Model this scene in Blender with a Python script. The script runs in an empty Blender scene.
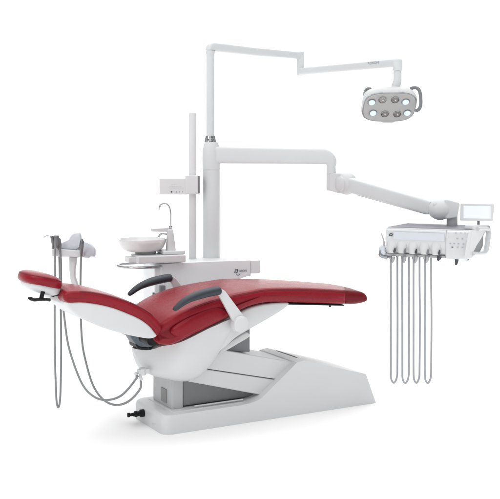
import bpy, bmesh, math, random
from mathutils import Vector, Matrix
random.seed(4)
S = bpy.context.scene
COL = S.collection

# ------------------------------------------------------------------ camera
FP, HX, HY, CY, CZ = 948.0, 250.0, 160.0, -5.0, 1.45      # focal length in photo pixels, horizon row, camera place
cd = bpy.data.cameras.new('camera'); cam = bpy.data.objects.new('camera', cd); COL.objects.link(cam)
cam.location = (0, CY, CZ); cam.rotation_euler = (math.radians(90), 0, 0)
cd.sensor_width = 36; cd.lens = FP/500*36; cd.shift_y = -(249.5-HY)/500; cd.clip_end = 400
S.camera = cam

# ------------------------------------------------------------------ light: a white photo studio
w = bpy.data.worlds.new('World'); S.world = w; w.use_nodes = True
nt = w.node_tree; N = nt.nodes; N.clear()
out = N.new('ShaderNodeOutputWorld'); bg = N.new('ShaderNodeBackground'); tc = N.new('ShaderNodeTexCoord')
sep = N.new('ShaderNodeSeparateXYZ'); nt.links.new(tc.outputs['Generated'], sep.inputs[0])
def ramp(src, stops):
    r = N.new('ShaderNodeValToRGB'); r.color_ramp.interpolation = 'EASE'
    m = N.new('ShaderNodeMath'); m.operation = 'MULTIPLY_ADD'; m.inputs[1].default_value = .5; m.inputs[2].default_value = .5
    nt.links.new(src, m.inputs[0]); nt.links.new(m.outputs[0], r.inputs[0])
    e = r.color_ramp.elements
    while len(e) < len(stops): e.new(.5)
    for k, (p, v) in enumerate(stops): e[k].position = p; e[k].color = (v, v, v*1.0, 1)
    return r.outputs[0]
ry = ramp(sep.outputs['Y'], [(0, .66), (.36, .60), (.60, 1.0), (1, 1.0)])       # darker room behind the camera, white sweep in front
rz = ramp(sep.outputs['Z'], [(0, 1.0), (.60, 1.0), (.67, .62), (.76, .9), (.84, 1.8), (1, 2.1)])     # ceiling softbox
rx = ramp(sep.outputs['X'], [(0, .34), (.27, .34), (.355, 1.0), (.645, 1.0), (.73, .30), (1, .30)])  # dark flags on both sides, added to darken edges and give chrome contrast
a = N.new('ShaderNodeMix'); a.data_type = 'RGBA'; a.blend_type = 'MULTIPLY'; a.inputs[0].default_value = 1; a.clamp_result = False
b = N.new('ShaderNodeMix'); b.data_type = 'RGBA'; b.blend_type = 'MULTIPLY'; b.inputs[0].default_value = 1; b.clamp_result = False
nt.links.new(ry, a.inputs[6]); nt.links.new(rz, a.inputs[7]); nt.links.new(a.outputs[2], b.inputs[6]); nt.links.new(rx, b.inputs[7])
nt.links.new(b.outputs[2], bg.inputs[0]); bg.inputs[1].default_value = 1.64
nt.links.new(bg.outputs[0], out.inputs[0])
def area(name, loc, target, size, power, color=(1, 1, 1)):
    l = bpy.data.lights.new(name, 'AREA'); l.shape = 'RECTANGLE'; l.size, l.size_y = size; l.energy = power; l.color = color
    o = bpy.data.objects.new(name, l); COL.objects.link(o); o.location = loc
    o.rotation_euler = (Vector(target)-Vector(loc)).to_track_quat('-Z', 'Y').to_euler(); return o
area('softbox', (-3.2, -2.4, 3.8), (0, .6, .6), (1.3, 1.3), 38)
area('strip_softbox', (3.4, .2, 3.4), (.3, .6, .7), (.6, 2.2), 4)
S.view_settings.view_transform = 'Standard'; S.view_settings.look = 'None'
S.view_settings.exposure = 0; S.view_settings.gamma = 1
S.cycles.max_bounces = 8
try: S.cycles.use_denoising = True
except Exception: pass

# ------------------------------------------------------------------ frames and helpers
TH = math.radians(29.3)
U = Vector((math.cos(TH), math.sin(TH), 0)); V = Vector((-math.sin(TH), math.cos(TH), 0))
O = Vector((-.057, .445, 0))                                # chair origin on the floor
def P(px, py, Y):                                            # point seen at a photo pixel, at depth Y
    k = Y-CY; return Vector(((px-HX)/FP*k, Y, CZ-(py-HY)/FP*k))
def R(px, py, o, n):                                         # same, on the plane through o with normal n
    c = Vector((0, CY, CZ)); d = Vector(((px-HX)/FP, 1, -(py-HY)/FP))
    return c+d*((Vector(o)-c).dot(n)/d.dot(n))
def cs(px, py, t):                                           # (s, z) in the chair's side plane at offset t
    p = R(px, py, O+V*t, V); return (p-O).dot(U), p.z
def ch(s, t, z): return O+U*s+V*t+Vector((0, 0, z))

def tag(o, label=None, cat=None, group=None, kind=None):
    if label: o['label'] = label
    if cat: o['category'] = cat
    if group: o['group'] = group
    if kind: o['kind'] = kind
    return o
def thing(name, loc, label, cat, group=None, rz=0):
    o = bpy.data.objects.new(name, None); COL.objects.link(o); o.location = loc; o.rotation_euler = (0, 0, rz)
    o.empty_display_size = .1
    return tag(o, label, cat, group)
def root_matrix(p):
    m = Matrix.Identity(4)
    while p is not None:
        m = Matrix.LocRotScale(p.location, p.rotation_euler, p.scale) @ m; p = p.parent
    return m
def add(name, geo, mat, parent=None, bevel=0, seg=3, angle=35, smooth=True, sub=0):
    """geo: list of (verts, faces) in world space, joined into ONE mesh object"""
    if isinstance(geo, tuple): geo = [geo]
    vs, fs = [], []
    for v, f in geo:
        n = len(vs); vs += [Vector(x) for x in v]; fs += [tuple(i+n for i in q) for q in f]
    me = bpy.data.meshes.new(name)
    if parent is not None:
        inv = root_matrix(parent).inverted(); loc = None; vs = [inv @ x for x in vs]
    else:
        loc = sum(vs, Vector())/len(vs); loc.z = min(x.z for x in vs); vs = [x-loc for x in vs]
    me.from_pydata([tuple(x) for x in vs], [], fs); me.update()
    bm = bmesh.new(); bm.from_mesh(me); bmesh.ops.recalc_face_normals(bm, faces=bm.faces)
    for f in bm.faces: f.smooth = smooth
    if not bevel and smooth:
        for e in bm.edges:
            if len(e.link_faces) == 2 and e.calc_face_angle(0) > math.radians(angle): e.smooth = False
    bm.to_mesh(me); bm.free()
    me.materials.append(mat)
    o = bpy.data.objects.new(name, me); COL.objects.link(o)
    if parent is not None: o.parent = parent
    else: o.location = loc
    if bevel:
        m = o.modifiers.new('bevel', 'BEVEL'); m.width = bevel; m.segments = seg; m.limit_method = 'ANGLE'
        m.angle_limit = math.radians(angle); m.harden_normals = True
    if sub:
        m = o.modifiers.new('sub', 'SUBSURF'); m.levels = sub; m.render_levels = sub
    return o

def catmull(pts, n=6, closed=False):
    pts = [Vector(p) for p in pts]; L = len(pts); r = []
    for i in range(L if closed else L-1):
        if closed: p0, p1, p2, p3 = (pts[(i+k-1) % L] for k in range(4))
        else: p0, p1, p2, p3 = pts[max(i-1, 0)], pts[i], pts[i+1], pts[min(i+2, L-1)]
        # centripetal-ish tension
        for k in range(n):
            t = k/n; r.append(.5*((2*p1)+(p2-p0)*t+(2*p0-5*p1+4*p2-p3)*t*t+(3*p1-p0-3*p2+p3)*t**3))
    if not closed: r.append(pts[-1])
    return r
def tube(path, r, n=12, closed=False, flat=None, up=None, caps=True):
    """r: number or list; flat=(a,b) scales the section across and along 'up'"""
    path = [Vector(p) for p in path]; L = len(path); rs = r if isinstance(r, (list, tuple)) else [r]*L
    tans = []
    for i in range(L):
        a_ = path[(i-1) % L] if (closed or i > 0) else path[i]; b_ = path[(i+1) % L] if (closed or i < L-1) else path[i]
        tans.append((b_-a_).normalized())
    ref = Vector(up) if up else (Vector((0, 0, 1)) if abs(tans[0].z) < .9 else Vector((1, 0, 0)))
    nrm = (ref-tans[0]*ref.dot(tans[0])).normalized(); vs, fs = [], []
    for i in range(L):
        if up: nrm = (ref-tans[i]*ref.dot(tans[i])).normalized()
        else: nrm = (nrm-tans[i]*nrm.dot(tans[i])).normalized()
        bn = tans[i].cross(nrm); fa, fb = flat or (1, 1)
        for k in range(n):
            a_ = 2*math.pi*k/n; vs.append(path[i]+(bn*math.cos(a_)*fa+nrm*math.sin(a_)*fb)*rs[i])
    for i in range(L if closed else L-1):
        j = (i+1) % L
        for k in range(n): fs.append((i*n+k, i*n+(k+1) % n, j*n+(k+1) % n, j*n+k))
    if caps and not closed: fs.append(tuple(range(n))[::-1]); fs.append(tuple((L-1)*n+k for k in range(n)))
    return vs, fs
def lathe(c, ax, prof, n=32, ref=None):
    """prof: (radius, height along ax)"""
    ax = Vector(ax).normalized(); c = Vector(c)
    x = Vector(ref) if ref else (Vector((1, 0, 0)) if abs(ax.x) < .9 else Vector((0, 0, 1)))
    x = (x-ax*x.dot(ax)).normalized(); y = ax.cross(x); vs, fs = [], []
    for r, h in prof:
        for k in range(n):
            a_ = 2*math.pi*k/n; vs.append(c+ax*h+(x*math.cos(a_)+y*math.sin(a_))*r)
    for i in range(len(prof)-1):
        for k in range(n): fs.append((i*n+k, i*n+(k+1) % n, (i+1)*n+(k+1) % n, (i+1)*n+k))
    fs.append(tuple(range(n))[::-1]); fs.append(tuple((len(prof)-1)*n+k for k in range(n)))
    return vs, fs
def rcyl(c, ax, r, h, e=.004, n=32):                         # cylinder with rounded rims from c along ax
    return lathe(c, ax, [(r-e, 0), (r-.3*e, .3*e), (r, e), (r, h-e), (r-.3*e, h-.3*e), (r-e, h)], n)
def box(c, x, y, z, lx, ly, lz):                             # corner c, axes, lengths
    c = Vector(c); x = Vector(x)*lx; y = Vector(y)*ly; z = Vector(z)*lz
    return [c, c+x, c+x+y, c+y, c+z, c+x+z, c+x+y+z, c+y+z], [(0, 3, 2, 1), (4, 5, 6, 7), (0, 1, 5, 4), (1, 2, 6, 5), (2, 3, 7, 6), (3, 0, 4, 7)]
def prism(pts, d):
    pts = [Vector(p) for p in pts]; n = len(pts); d = Vector(d)
    return pts+[p+d for p in pts], [tuple(range(n))[::-1], tuple(range(n, 2*n))]+[(i, (i+1) % n, n+(i+1) % n, n+i) for i in range(n)]
def ellipsoid(c, ax, n=24, m=14):
    ax = [Vector(a_) for a_ in ax]; c = Vector(c); vs, fs = [c-ax[2]], []
    for i in range(1, m):
        p = -math.pi/2+math.pi*i/m
        for k in range(n):
            a_ = 2*math.pi*k/n; vs.append(c+(ax[0]*math.cos(a_)+ax[1]*math.sin(a_))*math.cos(p)+ax[2]*math.sin(p))
    vs.append(c+ax[2])
    for k in range(n): fs.append((0, 1+(k+1) % n, 1+k)); fs.append((len(vs)-1, 1+(m-2)*n+k, 1+(m-2)*n+(k+1) % n))
    for i in range(m-2):
        for k in range(n): fs.append((1+i*n+k, 1+i*n+(k+1) % n, 1+(i+1)*n+(k+1) % n, 1+(i+1)*n+k))
    return vs, fs
def side_solid(pts, rnd=.03, dens=5, nr=7, smooth=True, far=None, crown=0.0):
    """pts: (px, py, half width) round the outline seen from the near side; mirrored across the chair's middle.
    rnd rounds the long edges.  returns geo and the rings of points"""
    q = []
    for px, py, hw in pts:
        s, z = cs(px, py, -hw); q.append(Vector((s, z, hw)))
    if smooth: q = catmull(q, dens, closed=True)
    n = len(q); ar = sum(q[i].x*q[(i+1) % n].y-q[(i+1) % n].x*q[i].y for i in range(n))
    sg = 1 if ar > 0 else -1; nm = []
    for i in range(n):
        d = (q[(i+1) % n]-q[i-1]); d = Vector((d.x, d.y)).normalized(); nm.append(Vector((-d.y, d.x))*sg)   # inward
    ins_ = []
    for i in range(n):
        pi = Vector((q[i].x, q[i].y)); r_ = 9
        for j in range(n):
            if j == i: continue
            dv = Vector((q[j].x, q[j].y))-pi; dn = dv.dot(nm[i])
            if dn > 1e-5: r_ = min(r_, dv.length_squared/(2*dn))
        ins_.append(min(rnd, .9*r_))
    for _ in range(2): ins_ = [min(ins_[i], .25*ins_[i-1]+.5*ins_[i]+.25*ins_[(i+1) % n]) for i in range(n)]
    rings = []
    prm = []
    for k in range(nr+1):
        a_ = math.pi/2*k/nr; prm.append((1-math.cos(math.pi/2-a_), 1-math.sin(math.pi/2-a_)))   # placeholder
    prof = [(1-math.sin(math.pi/2*k/nr), 1-math.cos(math.pi/2*k/nr)) for k in range(nr+1)]      # (inset, distance in from the side)
    prof = [(ins, dd) for ins, dd in prof]
    for side in (-1, 1):
        seq = prof if side == -1 else prof[::-1]
        for ins, dd in seq:
            ring = []
            for i in range(n):
                hw = q[i].z; t = side*(hw-dd*min(rnd, hw*.9))
                ring.append(ch(q[i].x+nm[i].x*ins_[i]*ins, t, q[i].y+nm[i].y*ins_[i]*ins))
            rings.append(ring)
        if side == -1:
            for f in (-.5, 0, .5):
                ring = []
                for i in range(n):
                    ring.append(ch(q[i].x, f*(q[i].z-min(rnd, q[i].z*.9)), q[i].y-nm[i].y*crown*(1-f*f)))
                rings.append(ring)
    vs = [p for r_ in rings for p in r_]; fs = []
    for k in range(len(rings)-1):
        for i in range(n): fs.append((k*n+i, k*n+(i+1) % n, (k+1)*n+(i+1) % n, (k+1)*n+i))
    fs.append(tuple(range(n))[::-1]); fs.append(tuple((len(rings)-1)*n+i for i in range(n)))
    return (vs, fs), rings

# ------------------------------------------------------------------ materials
def mat(name, col, rough=.4, metal=0, bump=0, scale=60, var=.03, coat=0, spec=.5, trans=0, emit=0, wrinkle=0, ior=1.45, alpha=1):
    m = bpy.data.materials.new(name); m.use_nodes = True; n = m.node_tree.nodes; l = m.node_tree.links
    p = n['Principled BSDF']; p.inputs['Roughness'].default_value = rough; p.inputs['Metallic'].default_value = metal
    p.inputs['Coat Weight'].default_value = coat; p.inputs['Coat Roughness'].default_value = .08
    p.inputs['Specular IOR Level'].default_value = spec; p.inputs['Transmission Weight'].default_value = trans
    p.inputs['IOR'].default_value = ior; p.inputs['Alpha'].default_value = alpha
    t = n.new('ShaderNodeTexCoord'); nz = n.new('ShaderNodeTexNoise'); nz.inputs['Scale'].default_value = 6; nz.inputs['Detail'].default_value = 5
    l.new(t.outputs['Object'], nz.inputs['Vector'])
    r = n.new('ShaderNodeValToRGB'); e = r.color_ramp.elements; c = Vector(col)
    e[0].position = .3; e[0].color = (*(c*(1-var)), 1); e[1].position = .7; e[1].color = (*[min(x*(1+var), 1) for x in c], 1)
    l.new(nz.outputs['Fac'], r.inputs[0]); l.new(r.outputs[0], p.inputs['Base Color'])
    rr = n.new('ShaderNodeMapRange'); rr.inputs[3].default_value = rough*.85; rr.inputs[4].default_value = min(1, rough*1.18)
    n2 = n.new('ShaderNodeTexNoise'); n2.inputs['Scale'].default_value = 22; n2.inputs['Detail'].default_value = 4
    l.new(t.outputs['Object'], n2.inputs['Vector']); l.new(n2.outputs['Fac'], rr.inputs[0]); l.new(rr.outputs[0], p.inputs['Roughness'])
    if emit:
        l.new(r.outputs[0], p.inputs['Emission Color']); p.inputs['Emission Strength'].default_value = emit
    if bump:
        v = n.new('ShaderNodeTexVoronoi' if wrinkle else 'ShaderNodeTexNoise'); v.inputs['Scale'].default_value = scale
        l.new(t.outputs['Object'], v.inputs['Vector'])
        b_ = n.new('ShaderNodeBump'); b_.inputs['Strength'].default_value = bump; b_.inputs['Distance'].default_value = .002
        l.new(v.outputs[0], b_.inputs['Height'])
        if wrinkle:
            mp = n.new('ShaderNodeMapping'); mp.inputs['Scale'].default_value = (3.2, 4.2, 4.2); mp.inputs['Rotation'].default_value = (0, 0, .5)
            w3 = n.new('ShaderNodeTexNoise'); w3.inputs['Scale'].default_value = 1.6; w3.inputs['Detail'].default_value = 4; w3.inputs['Distortion'].default_value = 1.1
            l.new(t.outputs['Object'], mp.inputs[0]); l.new(mp.outputs[0], w3.inputs['Vector'])
            b2 = n.new('ShaderNodeBump'); b2.inputs['Strength'].default_value = wrinkle; b2.inputs['Distance'].default_value = .012
            l.new(w3.outputs['Fac'], b2.inputs['Height']); l.new(b_.outputs[0], b2.inputs['Normal']); l.new(b2.outputs[0], p.inputs['Normal'])
        else: l.new(b_.outputs[0], p.inputs['Normal'])
    return m
WHITE = mat('white_painted_plastic', (.665, .675, .685), .34, coat=.0, spec=.24, bump=.02, scale=220, var=.006)
METALW = mat('white_enamel_tube', (.67, .695, .705), .32, coat=.0, spec=.26, bump=.012, scale=160, var=.004)
WARM = mat('pale_grey_plastic', (.70, .705, .715), .38, coat=.0, spec=.25, bump=.02, scale=220, var=.008)
LGREY = mat('light_grey_plastic', (.47, .475, .485), .4, bump=.05, scale=200)
MGREY = mat('mid_grey_plastic', (.20, .21, .225), .42, bump=.05, scale=200)
SLATE = mat('slate_grey_foam', (.040, .048, .060), .4, spec=.35, bump=.12, scale=340, var=.06)
BLUEG = mat('blue_grey_cover', (.09, .115, .14), .4, var=.08)
BLACK = mat('black_plastic', (.008, .008, .009), .42, bump=.1, spec=.3)
LEATH = mat('crimson_leather', (.25, .009, .019), .27, bump=.16, scale=420, var=.07, wrinkle=.32, coat=.0, spec=.26)
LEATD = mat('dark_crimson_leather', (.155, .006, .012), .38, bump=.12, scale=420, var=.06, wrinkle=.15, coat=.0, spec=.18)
SEAM = mat('dark_stitching', (.10, .006, .012), .6)
CABW = mat('cool_white_cabinet', (.84, .87, .89), .36, spec=.35, var=.006)
CHROME = mat('chrome', (.50, .50, .51), .07, metal=1, var=.02)
DSTEEL = mat('dark_steel', (.20, .205, .215), .32, metal=.7)
STEEL = mat('brushed_steel', (.36, .37, .39), .3, metal=1, bump=.1, scale=90)
HOSE = mat('grey_rubber_hose', (.36, .38, .41), .32, var=.05)
HOSED = mat('dark_grey_hose', (.25, .26, .265), .32, var=.05)
CERAM = mat('white_ceramic', (.74, .735, .735), .12, coat=.6, var=.01)
TRAYG = mat('grey_silicone_mat', (.20, .205, .235), .5, bump=.08)
LAMPF = mat('grey_lamp_face', (.44, .44, .435), .26, coat=.3, bump=.06, scale=200)
FROST = mat('frosted_plastic', (.74, .77, .83), .25, trans=.2, bump=1.0, scale=38, var=.03)
TRAYW = mat('silver_white_plastic', (.66, .675, .69), .3, coat=.05, var=.006)
SCREEN = mat('lit_screen', (.56, .59, .63), .35, emit=.68, spec=.2, var=.004)
LED = mat('lit_led_lens', (.50, .62, .76), .1, emit=.62, var=.02)
REFL = mat('gold_reflector', (.62, .58, .52), .12, metal=.9, var=.3)
INK = mat('dark_print', (.06, .065, .08), .5)
INKF = mat('pale_grey_print', (.33, .35, .40), .5)
FLOOR = mat('white_studio_floor', (.965, .965, .965), .8, bump=.01, scale=40, var=.003, spec=.1)
GAPG = mat('dark_gap_grey', (.20, .205, .215), .5)  # dark tone carries the shade of the gap under the lift arm
SOCKG = mat('grey_socket', (.25, .25, .25), .5)
PANEL = mat('bluish_front_panel', (.66, .69, .745), .3, coat=.2, var=.01)

# ------------------------------------------------------------------ the setting
fl = add('floor', ([(-60, -12, 0), (60, -12, 0), (60, 160, 0), (-60, 160, 0)], [(0, 1, 2, 3)]), FLOOR)
tag(fl, kind='structure')

# ================================================================== DENTAL CHAIR
chair = thing('dental_chair', O, 'long reclined dental chair with crimson leather cushions on a white base', 'dental chair', rz=TH)
# --- base: low plinth rising into a hump at the foot end
hw = .21; zt = .098
def prof_pt(px, py, t=-.21): return cs(px, py, t)
hs = [prof_pt(262, 398), prof_pt(281, 379), prof_pt(297, 362.5), prof_pt(304, 360.5), prof_pt(366, 374), prof_pt(376, 403)]
smin = -.572; rc_ = .048
rings_ = []
tt = [-hw+rc_*(1-math.cos(math.pi/2*k/9)) for k in range(10)]
tt = tt+[-x for x in tt[::-1]]
def prof_at(t):
    e = max(0, abs(t)-(hw-rc_)); sm_ = smin+rc_-math.sqrt(max(0, rc_*rc_-e*e)); m_ = [(sm_, 0), (sm_, .080)]
    m_ += [(sm_+.018*(1-math.cos(math.pi/2*k/4)), .080+.022*math.sin(math.pi/2*k/4)) for k in range(1, 5)]
    sh_ = hs[0][0]
    m_ += [(sh_-.14, zt+.004), (sh_-.08, zt+.007), (sh_-.035, zt+.016)]+[hs[0], hs[1], hs[2], hs[3], hs[4], (hs[5][0], 0)]
    return m_
for t_ in tt: rings_.append([ch(a_[0], t_, a_[1]) for a_ in prof_at(t_)])
n = len(rings_[0]); vs = [p for r_ in rings_ for p in r_]
fs = [(k*n+i, k*n+(i+1) % n, (k+1)*n+(i+1) % n, (k+1)*n+i) for k in range(len(rings_)-1) for i in range(n)]
fs += [tuple(range(n))[::-1], tuple((len(rings_)-1)*n+i for i in range(n))]
add('base', (vs, fs), WHITE, chair, bevel=.012, seg=4, angle=26)
# shallow raised deck on the plinth
s0, s1 = -.50, hs[0][0]-.02
bs = add('base_deck', prism([ch(s0, -.17, zt-.004), ch(s1, -.17, zt-.004), ch(s1, .17, zt-.004), ch(s0, .17, zt-.004)], (0, 0, .012)), WHITE, chair, bevel=.006)
# slot on top of the hump
sa = cs(297, 362.5, -.21)
g = []
pt = lambda a_, t, dz: ch(a_, t, sa[1]+dz)
s_a, s_b = hs[3][0]-.0, hs[3][0]+.11
slope = (hs[4][1]-hs[3][1])/(hs[4][0]-hs[3][0])
add('base_slot', prism([*[ch(hs[3][0]+.012, t_*.01, hs[3][1]+slope*.012-.001) for t_ in (-12, -6, 0, 6, 12)], *[ch(hs[3][0]+.012+.034*(1-(t_/12)**2), t_*.01, hs[3][1]+slope*(.012+.034*(1-(t_/12)**2))-.001) for t_ in (9, 4, -4, -9)]], (0, 0, .004)), BLACK, chair)
# drain coupling on the head end
c0 = ch(-.572, .06, .058)
add('drain_coupling', [lathe(c0+U*.01, -U, [(.016, 0), (.021, .006), (.021, .03), (.014, .034), (.014, .05), (.017, .052), (.017, .062), (.010, .066), (.008, .09), (.012, .093), (.012, .104), (.006, .106)], 20),
     tube([c0-U*.03, c0-U*.05+V*.02+Vector((0, 0, -.012)), c0-U*.03+V*.05+Vector((0, 0, -.02))], .006)], BLACK, chair)
add('screw', rcyl(ch(-.570, -.07, .03), -U, .004, .004, .001), STEEL, chair)
# --- pedestal with socket plate
sp, zp = cs(172, 400, -.12)
ped = add('pedestal', box(ch(sp, -.12, .10), U, V, (0, 0, 1), .07, .26, .36), LGREY, chair, bevel=.012)
pc = R(166, 401, ch(sp, 0, 0), U); 
add('socket_plate', box(ch(sp+.002, -.055, .125), -U, V, (0, 0, 1), .006, .075, .075), SOCKG, ped, bevel=.002)
# plain box filling the gap under the lift arm, its shade put into the colour
add('gap_box', box(ch(sp+.069, -.112, .112), U, V, (0, 0, 1), .48, .235, .22), GAPG, chair, bevel=.012, seg=3)
add('guide_rail', tube([ch(sp+.12, -.150, .116), ch(sp+.42, -.150, .116)], .004, 10), WHITE, chair)
# --- lift arm (two covers)
t = -.165
a1, a2, a3, a4 = cs(205, 347, t), cs(299, 363, t), cs(281, 380, t), cs(205, 368.5, t)
add('upper_arm_cover', prism([ch(*(a_[0], t, a_[1])) for a_ in (a1, a2, a3, a4)], V*.33), WHITE, chair, bevel=.006)
b1, b2, b3, b4 = cs(188, 366.8, t), cs(281, 380.8, t), cs(266, 396, t), cs(188, 381.6, t)
add('lower_arm_cover', prism([ch(a_[0], t+.002, a_[1]) for a_ in (b1, b2, b3, b4)], V*.326), WHITE, chair, bevel=.006)
c1, c2, c3, c4 = cs(205, 360, t), cs(285, 372, t), cs(275, 388, t), cs(205, 378, t)
add('arm_core', prism([ch(a_[0], t+.02, a_[1]) for a_ in (c1, c2, c3, c4)], V*.29), MGREY, chair)
# --- seat shell: deep bucket and wing under the leg rest
W = .265
st_ = [(134, 348.5, 351, .018), (137, 349.2, 357, .032), (141, 349.8, 363, .055), (147, 350, 370, .085), (154, 349, 375.5, .120), (162, 346.2, 378.5, .16), (172, 344.6, 381, .205), (182, 341.6, 383, .24), (193, 336.6, 384.3, .255), (202, 332, 382.5, .26), (210, 328, 376.5, .26), (217, 325, 367.5, .26), (223, 322.2, 357, .26), (228, 320.2, 346, .258), (232, 318.6, 337, .252), (235, 317.4, 328, .24)]
P0 = []
for x, y0, y1, hw_ in st_:
    s_, z0 = cs(x, y0, -hw_); z1 = cs(x, y1, -hw_*.8)[1]; P0.append((s_, z0, z1, hw_))
fine = catmull([Vector((p[0], p[1], p[2])) for p in P0], 4); fw = catmull([Vector((p[3], 0, 0)) for p in P0], 4)
secs = []
for p, w_ in zip(fine, fw):
    r_ = []; m_ = 30
    for k in range(m_+1):
        an = math.pi*k/m_; c__ = math.cos(an); s__ = math.sin(an)
        r_.append(ch(p.x, -w_.x*math.copysign(abs(c__)**.42, c__), p.y-(p.y-p.z)*abs(s__)**.62))
    secs.append(r_)
n_ = len(secs[0]); vs = [p for r_ in secs for p in r_]; fs = []
for k in range(len(secs)-1):
    for i in range(n_): fs.append((k*n_+i, k*n_+(i+1) % n_, (k+1)*n_+(i+1) % n_, (k+1)*n_+i))
fs += [tuple(range(n_))[::-1], tuple((len(secs)-1)*n_+i for i in range(n_))]
add('seat_shell', (vs, fs), WHITE, chair, angle=50)
wing = [(222, 324), (242, 311.5), (256, 306), (270, 303.5), (286, 302.6), (289, 303.8), (286, 308), (272, 317), (250, 329.5), (236, 338), (226, 347), (216, 352)]
geo, rings = side_solid([(x, y, .24) for x, y in wing], rnd=.012, dens=4, nr=4)
add('leg_rest_shell', geo, WHITE, chair, angle=60)
# steel bracket behind the shell
g1, g2, g3, g4 = cs(222, 351, -.13), cs(250, 352, -.13), cs(250, 326, -.13), cs(236, 330, -.13)
add('steel_bracket', prism([ch(a_[0], -.13, a_[1]) for a_ in (g1, g2, g3, g4)], V*.26), MGREY, chair, bevel=.004)
l1 = [(219, 354), (223, 348), (234, 340), (246, 333), (249, 333.5), (249.5, 337), (238, 344), (226, 351)]
geo, _ = side_solid([(x, y, .18) for x, y in l1], rnd=.006, dens=3, nr=3)
add('tilt_link', geo, WHITE, chair)
# connector block where the hoses plug in
cb = cs(146, 371, -.10)
conn = add('hose_connector', [rcyl(ch(cb[0]-.02, -.10, cb[1]-.02), (0, 0, 1), .02, .04, .006, 20), box(ch(cb[0]-.045, -.115, cb[1]-.012), U, V, (0, 0, 1), .06, .03, .026),
      rcyl(ch(cb[0]-.05, -.10, cb[1]-.03), (-.4, 0, 1), .009, .03, .002, 12), rcyl(ch(cb[0]-.03, -.11, cb[1]-.045), (-.3, 0, 1), .009, .03, .002, 12)], WHITE, chair, bevel=.003)
# --- blue grey hinge cover between back and seat
geo, rg = side_solid([(129, 332, .05), (138, 334, .07), (150, 336, .10), (157, 334, .13), (157, 343, .13), (149, 348.5, .10), (141, 347.5, .07), (135, 343, .05)], rnd=.012, dens=4, nr=4)
hinge = add('hinge_cover', geo, BLUEG, chair)
geo, _ = side_solid([(136, 344.5, .05), (139, 346.0, .06), (143, 347.4, .08), (150, 347.2, .105), (151, 350.0, .105), (143, 350.2, .08), (138, 348.6, .06)], rnd=.004, dens=4, nr=3)
add('rubber_rim', geo, BLACK, hinge)
geo, _ = side_solid([(148, 340, .19), (155, 334, .21), (161, 334, .22), (162, 343, .22), (154, 346, .22), (149, 345, .2)], rnd=.008, dens=4, nr=3)
add('hinge_gap', geo, BLACK, chair)

# --- cushions
def cushion(name, pts, m, rnd=.028, seam_range=None, dens=5, seam_ring=3, crown=.0, nr=7):
    geo, rings = side_solid(pts, rnd=rnd, dens=dens, nr=nr, crown=crown)
    o = add(name, geo, m, chair, angle=80)
    if seam_range:
        i0, i1 = seam_range; r_ = rings[seam_ring]; n_ = len(r_)
        cen = sum(r_, Vector())/n_
        path = [r_[i % n_] for i in range(i0*dens, i1*dens+1)]
        add('seam', tube(path, .0016, 6), SEAM, o)
        add('seam', tube([p+V*0+(rings[seam_ring+1][i % n_]-r_[i % n_])*.9 for p, i in zip(path, range(i0*dens, i1*dens+1))], .0009, 6), SEAM, o)
    return o
Wc = .275
seat = [(157, 343, .24), (154, 334, .22), (160, 326, .24), (172, 317, .26), (190, 308, Wc), (206, 301.5, Wc), (220, 297.5, Wc), (236, 294, Wc), (252, 291, .27), (268, 288.5, .262), (300, 288, .25), (330, 289.2, .24), (350, 290.6, .235), (360, 291.4, .232), (366.5, 293.4, .225), (368.8, 297.5, .22), (367.3, 302.3, .225), (358, 304.6, .23), (345, 304.6, .235), (325, 304.2, .235), (300, 303.4, .25), (284, 302.8, .26), (270, 303, .268), (256, 305.5, Wc), (242, 311, Wc), (228, 319, Wc), (200, 333, Wc), (176, 344.5, Wc), (165, 345.5, .26)]
so = cushion('seat_cushion', seat, LEATH, rnd=.036, seam_range=(4, 12), crown=.010, dens=6)
# thigh bolster panel on the near and far seat side
for sgn in (-1,):
    bl = [(172, 331), (182, 321), (200, 311), (214, 307), (224, 309), (228, 315), (214, 322), (196, 331), (178, 339)]
    c_ = [cs(x, y, -.27) for x, y in bl]
    for sg in (-1, 1):
        pts_ = catmull([Vector((a_[0], a_[1], 0)) for a_ in c_], 5, closed=True)
        cen = sum(pts_, Vector())/len(pts_); vs = []; fs = []; n_ = len(pts_)
        for fr, dt in ((1, -.012), (.97, .002), (.88, .010), (.7, .0155), (.35, .018)):
            for p in pts_:
                r_ = cen+(p-cen)*fr; vs.append(ch(r_.x, sg*(.268+dt), r_.y))
        for k in range(4):
            for i in range(n_): fs.append((k*n_+i, k*n_+(i+1) % n_, (k+1)*n_+(i+1) % n_, (k+1)*n_+i))
        fs.append(tuple(4*n_+i for i in range(n_)))
        add('side_bolster', (vs, fs), LEATH, so, angle=80)
# foot end cover: the last stretch of the leg rest in darker leather
def split_mesh(o, co, no, name, m):
    me = o.data; inv = o.matrix_basis
    bm = bmesh.new(); bm.from_mesh(me); b2 = bm.copy()
    mi = root_matrix(chair).inverted(); c_ = mi @ Vector(co); n_ = (mi.to_3x3() @ Vector(no)).normalized()
    for q_, k in ((bm, False), (b2, True)):
        r_ = bmesh.ops.bisect_plane(q_, geom=q_.verts[:]+q_.edges[:]+q_.faces[:], plane_co=c_, plane_no=n_, clear_outer=not k, clear_inner=k)
        ed = [e for e in r_['geom_cut'] if isinstance(e, bmesh.types.BMEdge)]
        bmesh.ops.holes_fill(q_, edges=ed, sides=0)
    bm.to_mesh(me); me2 = bpy.data.meshes.new(name); b2.to_mesh(me2); me2.materials.append(m); bm.free(); b2.free()
    o2 = bpy.data.objects.new(name, me2); COL.objects.link(o2); o2.parent = chair; return o2
sc_, zc_ = cs(345, 295, -.23)
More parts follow.
